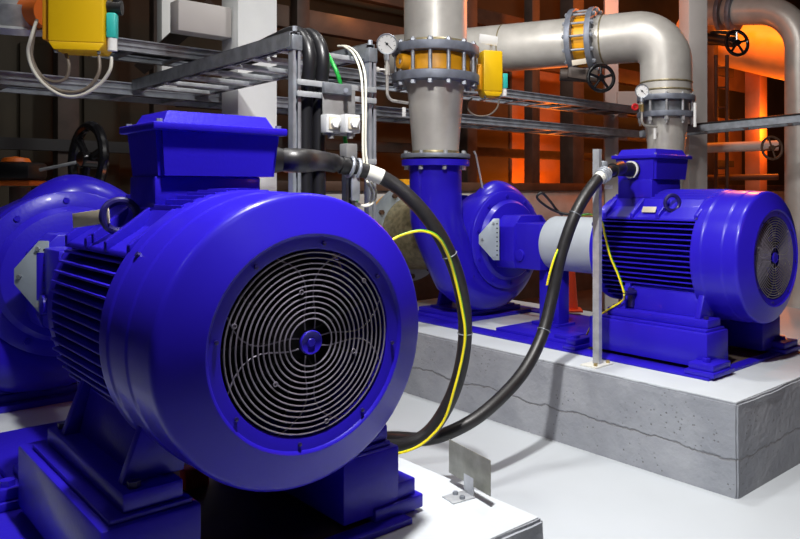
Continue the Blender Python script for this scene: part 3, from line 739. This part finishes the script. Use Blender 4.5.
XF[0] = None
def gauge(label, c, r, face, outlet, parent_z, tap):
    t = thing('pressure_gauge', label, 'gauge', tap, 0, 'pressure gauges on the pipes')
    fv = V(face).normalized()
    cs = MB().lathe([(-.035, 0), (-.035, r * .96), (-.030, r), (.006, r), (.008, r * .97), (.006, r * .90), (-.002, r * .88), (-.002, 0)], c, fv, 40).build('case', 'zinc', t, world=True)
    MB().lathe([(-.001, 0), (-.001, r * .87), (.0005, r * .87), (.0005, 0)], c, fv, 40).build('dial', 'dial', cs, world=True)
    q = fv.to_track_quat('Z', 'Y')
    nd = MB().box(c + fv * .002 + q @ V((r * .12, -r * .12, 0)), (r * .9, r * .07, .001), (q.to_matrix() @ Matrix.Rotation(R(-45), 3, 'Z'))); nd.cyl(c, c + fv * .005, r * .13, n=12)
    nd.build('needle', 'black', cs, world=True)
    mk = MB()
    for k in range(9):
        an = R(-45 + 270 / 8 * k); mk.box(c + fv * .0012 + q @ V((r * .74 * math.cos(an), r * .74 * math.sin(an), 0)), (r * .16, r * .035, .0008), q.to_matrix() @ Matrix.Rotation(an, 3, 'Z'))
    mk.build('scale_marks', 'black', cs, world=True)
    MB().tube(fillet([c - V((0, 0, r * .9)) - fv * .015, V((c.x, c.y, parent_z)) - fv * .015, tap], .05), .010, 10).build('stem_pipe', 'steel_pipe', t, world=True)
    MB().cyl(c - V((0, 0, r * 1.0)) - fv * .015, c - V((0, 0, r * 1.55)) - fv * .015, .018, n=8).build('stem_nut', 'zinc', t, world=True)
    p = V((c.x, c.y, c.z - r * 2.5)) - fv * .015
    cv = MB().cyl(p - V((0, 0, .03)), p + V((0, 0, .03)), .017, n=10); cv.cyl(p, p + V((-.05, -.02, 0)), .009, n=8); cv.box(p + V((-.055, -.02, 0)), (.02, .02, .03), None, .003)
    return t, cv
gc = P(387, 44, 4.55)
t, cv = gauge('round pressure gauge beside the amber valve at the top of the rack', gc, .064, (.05, -1, -.15), 0, P(0, 101, 4.6).z, P(408, 103, 4.66))
cv.build('gauge_cock', 'steel_pipe', t, world=True)
MB().box(P(404, 112, 4.6), (.022, .008, .058), None, .002).build('tag', 'white', t, world=True)

# yellow actuators
def actuator(label, c, rot, w, dp, h, extra):
    t = thing('valve_actuator', label, 'actuator', c, rot, 'yellow valve actuators')
    b = MB().span((-w / 2, -dp / 2, .03), (w / 2, dp / 2, h), .010)
    bo = b.build('housing', 'yellow', t)
    MB().prism([(-w / 2 + .02, .0), (w / 2 - .02, .0), (w / 2, .032), (-w / 2, .032)], (0, dp / 2 - .004, 0), (1, 0, 0), (0, 0, 1), dp - .008, .004).build('base_cover', 'yellow', t)
    MB().span((-w / 2 - .03, -dp / 2 + .03, .04), (-w / 2 - .001, dp / 2 - .02, h * .7), .008).build('gear_housing', 'valve_yellow', t)
    for x in (-w * .38, w * .38): MB().hexp((x, -dp / 2 + .02, .0), (x, -dp / 2 + .02, -.012), .007).build('bolt', 'galv_dark', t)
    tc = MB().span((w / 2 + .004, -dp / 2 + .01, .055), (w / 2 + .04, -dp / 2 + .055, .155), .006); tc.build('connector', 'teal', t)
    MB().cyl((w / 2 + .022, -dp / 2 + .032, .055), (w / 2 + .022, -dp / 2 + .032, .005), .018).build('gland', 'white', t)
    return t, bo
ac = P(82, 53, 3.0)
t, bo = actuator('big yellow actuator box at the top left corner with grey wires looping under it', ac, R(12), .205, .15, .62, 0)
kb = MB().cyl((.10, -.02, .185), (.155, -.02, .185), .03); kb.span((.125, -.045, .20), (.15, -.03, .24), .003); kb.build('position_knob', 'black', t)
A0 = P(78, 52, 2.95)
mat('wire_grey', (0.50, 0.48, 0.42), 0.45); mat('wire_brown', (0.16, 0.13, 0.10), 0.45)
LOOPS = (('control_wire', 'grey wire looping from the white gland under the big yellow box, the outermost loop', 'wire_grey', [P(111.5, 57, 2.94), P(110, 70, 2.93), P(100, 84, 2.93), P(82, 95, 2.92), P(64, 96, 2.92), P(46, 86, 2.92), P(33, 70, 2.92), P(28, 52, 2.92), P(31, 38, 2.92), P(36, 22, 2.95)]),
         ('control_wire', 'brown wire looping under the big yellow box, just inside the outermost loop', 'wire_brown', [P(99, 56, 2.94), P(99, 72, 2.93), P(90, 86, 2.93), P(76, 92, 2.93), P(58, 90, 2.93), P(42, 80, 2.93), P(33, 64, 2.93), P(31, 48, 2.93), P(34, 30, 2.94), P(37, 20, 2.97)]),
         ('control_wire', 'short brown wire looping under the left half of the big yellow box, the smallest loop', 'wire_brown', [P(66, 54, 2.97), P(69, 66, 2.96), P(66, 78, 2.96), P(56, 82, 2.95), P(44, 78, 2.95), P(36, 68, 2.95), P(31.5, 55, 2.94), P(33, 40, 2.95), P(35, 27, 2.96)]))
for nm, lab, m, pts in LOOPS: cable(nm, lab, 'wire', pts, .0065, m)
ac2 = P(490, 97, 4.95)
t, bo = actuator('small yellow actuator box right of the amber valve with a white tag above', ac2, R(20), .135, .13, .30, 0)
MB().box((0, -.02, .345), (.02, .004, .09)).build('tag_stem', 'galv_light', t)
MB().box((-.02, -.024, .375), (.13, .005, .062), Matrix.Rotation(R(5), 3, 'Y'), .001).build('tag', 'white', t)
cable('control_wire', 'thin brown wire drooping beneath the small yellow actuator box', 'wire', [P(499, 100, 4.88), P(497, 108, 4.88), P(489, 115, 4.88), P(478, 116, 4.88), P(470, 112, 4.88), P(467, 104, 4.9), P(472, 98, 4.95)], .006, 'wire_brown')

# ------------------------------------------------------------------ steel pipe with the big elbow (third line)
ec = P(666, 100, 6.4); ez = P(560, 37, 6.5).z
t = thing('elbow_pipe', 'large stainless pipe bending over and down behind the farther motor', 'pipe', V((ec.x, ec.y, 1.4)), 0)
top = V((ec.x, ec.y, ez)); DH = V((-.90, .40, 0)).normalized()
def E(d): return top + DH * d
def pipe_run(pts, rad, r, name, m, parent, n=40):
    return MB().tube(fillet(pts, rad, 14), r, n).build(name, m, parent, world=True)
pipe_run([V((ec.x, ec.y, 2.085)), top, E(.60)], .50, .22, 'elbow', 'steel_pipe', t)
for pz in (2.13, 2.20):
    MB().torus(V((ec.x, ec.y, pz)), (0, 0, 1), .218, .009, 48, 8).build('weld_band', 'steel_weld', t, world=True)
MB().torus(E(.54), DH, .218, .008, 48, 8).build('weld_band', 'steel_weld', t, world=True)
flange_ring(V((ec.x, ec.y, 2.04)), (0, 0, 1), .19, .245, .045, 'flange', t)
flange_ring(E(.60), DH, .19, .295, .05, 'flange', t)
t3 = thing('butterfly_valve', 'amber wafer valve between two upright flanges left of the big elbow', 'valve', E(.70) - V((0, 0, .28)), 0)
MB().lathe([(0, .15), (0, .225), (.13, .225), (.13, .15)], E(.65), DH, 48, closed=True).build('valve_body', 'valve_yellow', t3, world=True)
qh = DH.to_track_quat('Z', 'Y')
for k in range(14):
    an = 2 * math.pi * k / 14; o_ = qh @ V((.267 * math.cos(an), .267 * math.sin(an), 0))
    bo = MB().cyl(E(.575) + o_, E(.855) + o_, .011, n=10); bo.hexp(E(.58) + o_, E(.60) + o_, .02); bo.hexp(E(.83) + o_, E(.85) + o_, .02)
    bo.build('bolt', 'zinc', t3, world=True)
MB().box(P(579, 62, 6.25), (.12, .006, .045), Matrix.Rotation(R(-8), 3, 'Y'), .001).build('tag', 'beige', t3, world=True)
t = thing('header_pipe', 'long horizontal stainless pipe running left from the upright flanges behind the riser', 'pipe', E(1.5) - V((0, 0, .2)), 0)
MB().tube([E(.83), E(2.7)], .22, 40).build('pipe', 'steel_pipe', t, world=True)
flange_ring(E(.78), DH, .19, .295, .05, 'flange', t)
MB().torus(E(1.50), DH, .218, .007, 48, 8).build('weld_seam', 'steel_weld', t, world=True)
t = thing('pipe_reducer', 'tapered steel pipe with grey flange standing behind the farther motor box', 'pipe', V((ec.x, ec.y, 1.35)), 0)
MB().lathe([(.02, .10), (.02, .118), (1.36, .118), (1.90, .190), (1.94, .190), (1.94, .17)], V((ec.x, ec.y, 0)), (0, 0, 1), 48, closed=True).build('cone', 'steel_pipe', t, world=True)
flange_ring(V((ec.x, ec.y, 1.90)), (0, 0, 1), .18, .245, .045, 'flange', t)
MB().lathe([(1.945, .15), (1.945, .19), (2.04, .19), (2.04, .15)], V((ec.x, ec.y, 0)), (0, 0, 1), 48, closed=True).build('spacer_ring', 'galv_dark', t, world=True)
for k in range(10):
    an = 2 * math.pi * k / 10 + .1; p = V((ec.x +   .226 * math.cos(an), ec.y +   .226 * math.sin(an), 0))
    bo = MB().cyl(p + V((0, 0, 1.84)), p + V((0, 0, 2.10)), .011, n=10); bo.hexp(p + V((0, 0, 1.865)), p + V((0, 0, 1.898)), .02); bo.build('bolt', 'galv_light', t, world=True)
for px_, py0, py1 in ((655, 128, 139), (695, 103, 127)):
    MB().cyl(P(px_, py0, 6.15), P(px_, py1, 6.15), .013, n=10).build('pipe_nipple', 'white', t, world=True)
t, cv = gauge('small pressure gauge with a red valve knob beside the elbow pipe', P(642, 91, 6.1), .056, (-.15, -1, -.1), 0, P(0, 126, 6.15).z, P(657, 127, 6.22))
cv.build('gauge_cock', 'brass', t, world=True)
rk = MB().torus(P(635, 107, 6.05), (.2, -1, 0), .022, .009, 20, 8); rk.box(P(635, 107, 6.05), (.04, .008, .008)); rk.box(P(635, 107, 6.05), (.008, .008, .04)); rk.build('red_knob', 'red', t, world=True)
MB().cyl(P(635, 107, 6.05), P(641, 105, 6.09), .008, n=8).build('knob_stem', 'brass', t, world=True)

# ------------------------------------------------------------------ hand wheels
def handwheel(label, c, ax, r, rr, ns, stem_to, m='black_gloss'):
    t = thing('handwheel', label, 'handwheel', c, 0, 'black valve handwheels')
    av = V(ax).normalized()
    MB().torus(c, av, r, rr, 40, 10).build('rim', m, t, world=True)
    q = av.to_track_quat('Z', 'Y')
    for k in range(ns):
        d_ = q @ V((math.cos(2 * math.pi * k / ns + .3), math.sin(2 * math.pi * k / ns + .3), 0))
        MB().tube([c + d_ * r * .15, c + d_ * r], rr * .75, 8).build('spoke', m, t, world=True)
    MB().cyl(c - av * rr * 1.6, c + av * rr * 1.6, r * .24, n=16).build('hub', m, t, world=True)
    MB().tube([c, V(stem_to)], r * .05, 10).build('stem', 'galv_light', t, world=True)
    return t
handwheel('black handwheel on a short stem above the left pump', P(88, 160, 3.9), (-.62, -.78, .05), .180, .026, 3, P(40, 170, 3.9))
handwheel('small black handwheel under the big elbow flange', P(601, 78, 6.1), (.15, -1, .1), .108, .016, 5, P(588, 76, 6.4))
handwheel('small black handwheel before the orange pipe at the top right', P(737, 43, 7.6), (.25, -1, .1), .125, .018, 5, P(722, 40, 7.9))
q = MB().box(P(582, 75, 6.4), (.26, .14, .10), Matrix.Rotation(R(8), 3, 'Y'), .02); q.cyl(P(560, 75, 6.4), P(596, 77, 6.4), .05)
tag(q.build('gearbox', 'dark_brown'), 'dark valve gearbox behind the small handwheel under the elbow flange', 'gearbox')
q = MB().box(P(722, 38, 8.0), (.30, .16, .14), None, .03); q.cyl(P(708, 38, 8.0), P(735, 42, 7.75), .06)
tag(q.build('gearbox', 'black'), 'black valve gearbox behind the handwheel at the top right', 'gearbox')
# valve with black gearbox at far left
t = thing('valve_gearbox', 'black gear drive with an orange cap at the far left edge behind the pump', 'gearbox', P(20, 182, 3.95), 0)
MB().box(P(20, 171, 3.95), (.20, .18, .09), None, .02).build('housing', 'black', t, world=True)
MB().lathe([(0, .07), (.02, .06), (.03, .0)], P(16, 162, 3.95), (0, 0, 1), 24).build('cap', 'orange', t, world=True)
MB().box(P(22, 183, 3.97), (.18, .16, .03), None, .01).build('base', 'orange', t, world=True)
MB().cyl(P(20, 187, 4.0), V((P(20, 187, 4.0).x, 4.0, 0)), .05).build('post', 'dark_brown', t, world=True)
# pipe parts above, top left corner
t = thing('flanged_valve', 'grey round flange with orange valve body at the top left corner', 'valve', P(15, 40, 3.5), 0)
MB().lathe([(0, 0), (0, .125), (.03, .13), (.04, .10), (.14, .09), (.14, 0)], P(12, 34, 3.5), (.1, -.2, 1), 40).build('flange', 'galv_light', t, world=True)
MB().cyl(P(24, 12, 3.55), P(50, 12, 3.45), .075).build('body', 'orange', t, world=True)
MB().cyl(P(12, 16, 3.5), V((P(12, 16, 3.5).x, 3.5, 4.2)), .07).build('neck', 'galv_light', t, world=True)

# suction pipe behind the rear pump
t = thing('suction_pipe', 'dark steel pipe with a bright bolted flange behind the pump outlet', 'pipe', REAR.w(2.6, 0, ZC - .3), REAR.rot)
def rl(prof, name, m, n=48): return MB().lathe(prof, REAR.w(0, 0, ZC), REAR.a, n).build(name, m, t, world=True)
rl([(2.363, .22), (2.363, .30), (2.39, .30), (2.39, .21), (2.75, .27), (2.95, .28), (2.95, 0)], 'reducer', 'steel_weld')
fo = rl([(2.93, .28), (2.93, .375), (2.97, .375), (2.97, .28)], 'flange', 'plate_grey')
for k in range(12):
    an = 2 * math.pi * k / 12; p = REAR.w(2.93, .335 * math.cos(an), ZC + .335 * math.sin(an))
    MB().hexp(p - REAR.a * .025, p, .020).build('bolt', 'rust_beam', fo, world=True)
t = thing('suction_valve', 'amber valve behind the bright bolted flange left of the pump outlet', 'valve', REAR.w(3.0, 0, ZC - .33), REAR.rot)
MB().lathe([(2.975, 0), (2.975, .33), (3.08, .33), (3.08, 0)], REAR.w(0, 0, ZC), REAR.a, 48).build('valve_body', 'valve_yellow', t, world=True)
MB().box(REAR.w(3.03, 0, ZC + .37), (.09, .12, .10), RS, .01).build('neck', 'valve_yellow', t, world=True)

# ------------------------------------------------------------------ columns and beams
def col(name, label, o, w, d, z0, z1, m, cat='column', bev=.004):
    return tag(MB().box(V(o) + DS * w / 2 + DA * d / 2 + V((0, 0, (z0 + z1) / 2)), (w, d, z1 - z0), RS, bev).build(name, m), label, cat)
c0 = P(238, 190, 4.2); c0.z = 0
t = thing('steel_column', 'broad white column at the upper left behind the ladder tray', 'column', c0, R(TH))
MB().span((0, 0, 0), (.24, .215, 6.5), .004).build('shaft', 'column_white', t)
MB().span((-.08, -.08, 0), (.32, .295, .02)).build('base_plate', 'column_grey', t)
c1 = P(689, 190, 7.2); c1.z = 0
t = thing('steel_column', 'pale column behind the elbow pipe at the right', 'column', c1, R(14))
MB().span((0, 0, 0), (.20, .20, 6.5), .006).build('shaft', 'column_grey', t)
MB().span((-.06, -.06, 0), (.30, .28, .02)).build('base_plate', 'column_grey', t)
t = thing('portal', 'pale steel frame with post and crossbar behind the big elbow', 'frame', V((P(611, 190, 7.9).x, 7.9, 0)), 0)
MB().span((-.07, -.05, 0), (.07, .05, 3.6)).build('post', 'column_grey', t)
MB().box(P(652, 100, 7.85), (.75, .10, .17)).build('crossbar', 'column_grey', t, world=True)
# brace and beam left of the white column
bz = P(208, 29, 4.4).z
tag(MB().box(c0 + DS * -.16 + DA * .12 + V((0, 0, bz)), (.30, .12, .17), RS, .003).build('steel_beam', 'column_grey'), 'grey beam meeting the white column near the top left', 'beam')
p0 = P(150, 60, 4.9); p1 = P(205, 12, 4.6); dv = p1 - p0
tag(MB().tube([p0 - dv * .15, p1 + dv * .1], .06, 4).build('diagonal_brace', 'dark_brown'), 'dark diagonal brace left of the white column', 'brace')
tag(MB().box(P(167, 15, 5.4), (.11, .10, 1.05), RS, .003).build('hanger_post', 'column_white'), 'short pale hanger post at the top left between actuator and column', 'post')

# background steel: beams, posts, panels
for k, (D, z, h, x0, x1, m, lab) in enumerate((
    (8.6, 2.95, .22, -1.6, 6, 'rust_beam', 'brown beam high behind the riser pipe'),
    (8.4, 2.42, .16, -2.0, 7, 'rust_beam', 'brown beam behind the pressure gauge and trays'),
    (8.2, 2.02, .10, -2.4, 7, 'dark_brown', 'thin dark beam behind the cable trays'),
    (8.8, 1.72, .12, -2.4, 8, 'dark_brown', 'low dark beam behind the lower cable tray'),
    (8.8, 3.45, .20, -2.0, 8, 'rust_beam', 'topmost brown beam behind the pipes'))):
    tag(wspan(V((P(400, 190, D).x, D, 0)), x0, x1, 0, .12, z, z + h, .004).build('steel_beam', m), lab, 'beam', None)
posts = [(66, 6.6, .17, 'wide dark post at the left behind the black handwheel'), (158, 7.0, .12, 'dark post behind the large motor terminal box'), (300, 7.6, .14, 'dark post behind the left rack post'),
         (468, 8.9, .16, 'dark post behind the pump outlet flange'), (532, 9.4, .14, 'dark post between the orange lit panels'), (572, 9.6, .22, 'dark post right of the orange lit panels'),
         (756, 10.5, .22, 'orange lit post under the large orange pipe'), (712, 10.0, .12, 'thin dark post beside the pale right column')]
for px_, Y_, w, lab in posts:
    p = P(px_, 190, Y_); tag(MB().box(V((p.x, p.y, 3.0)), (w, w, 6.0), RS, .004).build('steel_post', 'orange_lit' if 'lit post' in lab else 'dark_brown'), lab, 'post')  # the lit post carries its orange light in the base colour
# panels on the back wall, orange light partly put into their colour
def on_wall(px, off=0.0):                # distance along the wall seen at a pixel column
    k = (px - CX) / FPX; o = WB + DA * off
    return (k * o.y - o.x) / (DS.x - k * DS.y)
pn = 0
for pxa, pxb, za, zb, lab in ((512, 528, 1.35, 3.6, 'narrow wall panel tinted as lit amber between dark posts'), (540, 566, 1.35, 3.4, 'tall wall panel tinted as lit red-orange left of the slotted post'),
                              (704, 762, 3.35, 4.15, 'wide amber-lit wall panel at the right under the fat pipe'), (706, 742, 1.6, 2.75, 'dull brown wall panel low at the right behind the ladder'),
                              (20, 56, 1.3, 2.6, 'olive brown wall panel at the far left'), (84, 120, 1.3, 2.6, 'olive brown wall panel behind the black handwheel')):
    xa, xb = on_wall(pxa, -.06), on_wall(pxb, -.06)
    tag(wspan(WB, xa, xb, -.06, -.001, za, zb, .01).build('wall_panel', 'orange_lit' if pxa > 200 else 'dark_wall'), lab, 'panel')
tag(wspan(WB, -6.5, -1.8, -.5, -.4, 1.62, 1.72).build('wall_rail', 'black'), 'dark rail along the back wall at the far left', 'rail')

# large orange-lit pipe, top right
o1 = P(700, 30, 10.0); o2 = P(752, 48, 9.6)
t = thing('insulated_pipe', 'fat orange-lit pipe at the top right behind a handwheel', 'pipe', P(740, 60, 9.8), 0)
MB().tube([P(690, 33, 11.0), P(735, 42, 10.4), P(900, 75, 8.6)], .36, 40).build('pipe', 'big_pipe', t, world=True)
t = thing('bent_pipe', 'grey pipe turning down along the right edge of the picture', 'pipe', V((P(800, 100, 8.2).x, 8.2, 0)), 0)
bp0, bp1 = P(700, 12, 9.0), P(800, 10, 8.2)
pipe_run([bp0, bp1, V((bp1.x, bp1.y, 0.0))], .50, .16, 'pipe', 'steel_pipe', t, 32)
flange_ring(P(722, 12, 8.82), bp1 - bp0, .15, .24, .05, 'flange', t)
flange_ring(P(733, 12, 8.74), bp1 - bp0, .15, .24, .05, 'flange', t)
t = thing('wall_ladder', 'narrow steel ladder right of the pale right column', 'ladder', V((P(722, 190, 9.2).x, 9.2, 0)), 0)
for px_ in (716, 727): MB().cyl(V((P(px_, 190, 9.2).x, 9.2, 0)), V((P(px_, 190, 9.2).x, 9.2, 2.95)), .025, n=8).build('stile', 'rust_beam', t, world=True)
for k in range(11): MB().cyl(V((P(716, 190, 9.2).x, 9.2, .3 + .25 * k)), V((P(727, 190, 9.2).x, 9.2, .3 + .25 * k)), .014, n=8).build('rung', 'rust_beam', t, world=True)
for k, (y0, y1, Yb, lab) in enumerate(((148, 143, 8.6, 'grey pipe crossing low behind the right tray'), (178, 176, 9.4, 'thin brown pipe low at the right behind the farther motor'))):
    tag(MB().tube([P(700, y0, Yb + .4), P(778, (y0 + y1) / 2, Yb + .2)], .06 - .02 * k, 16).build('pipe', 'column_grey' if k == 0 else 'rust_beam'), lab, 'pipe')
handwheel('brown handwheel low at the right edge below the tray', P(772, 148, 8.0), (.2, -1, .1), .12, .014, 4, P(772, 148, 8.4), 'rust_beam')

# ------------------------------------------------------------------ small things
cb = PZ(571, 311, ZP + .03)
t = thing('traffic_cone', 'orange marker cone behind the support leg of the coupling guard', 'cone', cb, 0)
MB().lathe([(.015, .050), (.30, .028), (.30, 0)], cb, (0, 0, 1), 24).build('cone', 'cone_orange', t, world=True)
MB().box(cb + V((0, 0, .008)), (.15, .15, .016), None, .003).build('base', 'cone_orange', t, world=True)
lp = [P(590, 214, 4.75), P(567, 214, 4.75), P(553, 210, 4.75), P(542, 203, 4.72), P(537, 197, 4.7), P(542, 193, 4.7), P(550, 201, 4.72), P(556, 209, 4.75), P(562, 215, 4.85)]
cable('sensor_cable', 'black looped cable standing up over the coupling guard', 'cable', lp, .008, 'cable_black')
pv = REAR.w(2.03, .08, 0); pv.z = P(0, 185, pv.y).z
tag(MB().tube(fillet([pv - V((0, 0, .04)), P(476, 155, pv.y), P(474, 151, pv.y)], .02), .007, 8).build('vent_pipe', 'galv_light'), 'thin bent vent tube rising from the top of the pump casing', 'pipe')
tag(MB().box(NEAR.w(.72, -.03, ZP + .044), (.07, .05, .06), RS, .006).build('lit_spot_block', 'cone_orange'), 'orange block standing in for a lit floor spot under the large motor', 'block')  # solid block in place of an orange-lit spot on the floor

# ------------------------------------------------------------------ light
def area(name, loc, target, size, power, colr=(1, 1, 1), spread=180):
    l = bpy.data.lights.new(name, 'AREA'); l.shape = 'DISK'; l.size = size; l.energy = power; l.color = colr; l.spread = R(spread)
    o = bpy.data.objects.new(name, l); COL.objects.link(o); o.location = loc
    o.rotation_euler = (V(target) - V(loc)).to_track_quat('-Z', 'Y').to_euler(); return o
def point(name, loc, power, colr, size=.1):
    l = bpy.data.lights.new(name, 'POINT'); l.energy = power; l.color = colr; l.shadow_soft_size = size
    o = bpy.data.objects.new(name, l); COL.objects.link(o); o.location = loc; return o
area('hall_lamp', (-.24, 1.46, 3.3), (.45, 2.7, .4), .18, 86, (1.0, .98, .96), 125)
area('side_fill', (-2.9, .5, 3.6), (-1.0, 2.5, .6), .8, 5, (.92, .95, 1.0))  # added fill for the left flanks, no visible source
area('front_fill', (1.2, -.6, 4.2), (.4, 2.5, .8), .8, 5, (1.0, .97, .95))  # added fill from the viewer's side, no visible source
area('pipe_fill', (.6, 3.9, 4.6), (.8, 6.4, 1.9), .4, 85, (1.0, .98, .95))  # added white fill aimed at the pipes and elbow
point('sodium_lamp', P(765, 110, 13.2), 110, (1.0, .24, .015), .15)
area('wall_fill', P(470, -60, 5.4), P(470, 215, 7.6), .4, 26, (1.0, .98, .95))  # added white fill to brighten the low wall, source unseen
OR = (1.0, .19, .010)
point('sodium_lamp', P(552, 200, 10.6), 60, OR, .15)
point('sodium_lamp', P(480, 196, 9.2), 5, OR, .15)
point('sodium_lamp', P(735, -30, 9.2), 200, OR, .15)
point('sodium_lamp', P(775, 130, 10.2), 70, OR, .15)
point('sodium_lamp', P(350, 5, 8.0), 4, (1.0, .42, .12), .15)
point('sodium_lamp', P(600, 5, 7.5), 12, OR, .15)
point('sodium_lamp', (2.6, 2.0, 2.2), 9, (1.0, .25, .06), .15)
point('sodium_lamp', NEAR.w(1.75, -.85, .75), 2, OR, .08)
area('back_fill', (-1.3, 2.7, 4.2), (-.9, 4.0, 1.5), .5, 34, (1, .98, .95))  # unseen fill that lifts the white column and the rack
w = bpy.data.worlds.new('hall'); SC.world = w; w.use_nodes = True
w.node_tree.nodes['Background'].inputs['Color'].default_value = (.30, .33, .45, 1); w.node_tree.nodes['Background'].inputs['Strength'].default_value = .02
vs = SC.view_settings; vs.view_transform = 'Standard'; vs.look = 'None'; vs.gamma = 1.0; vs.exposure = 0.0; vs.use_curve_mapping = False
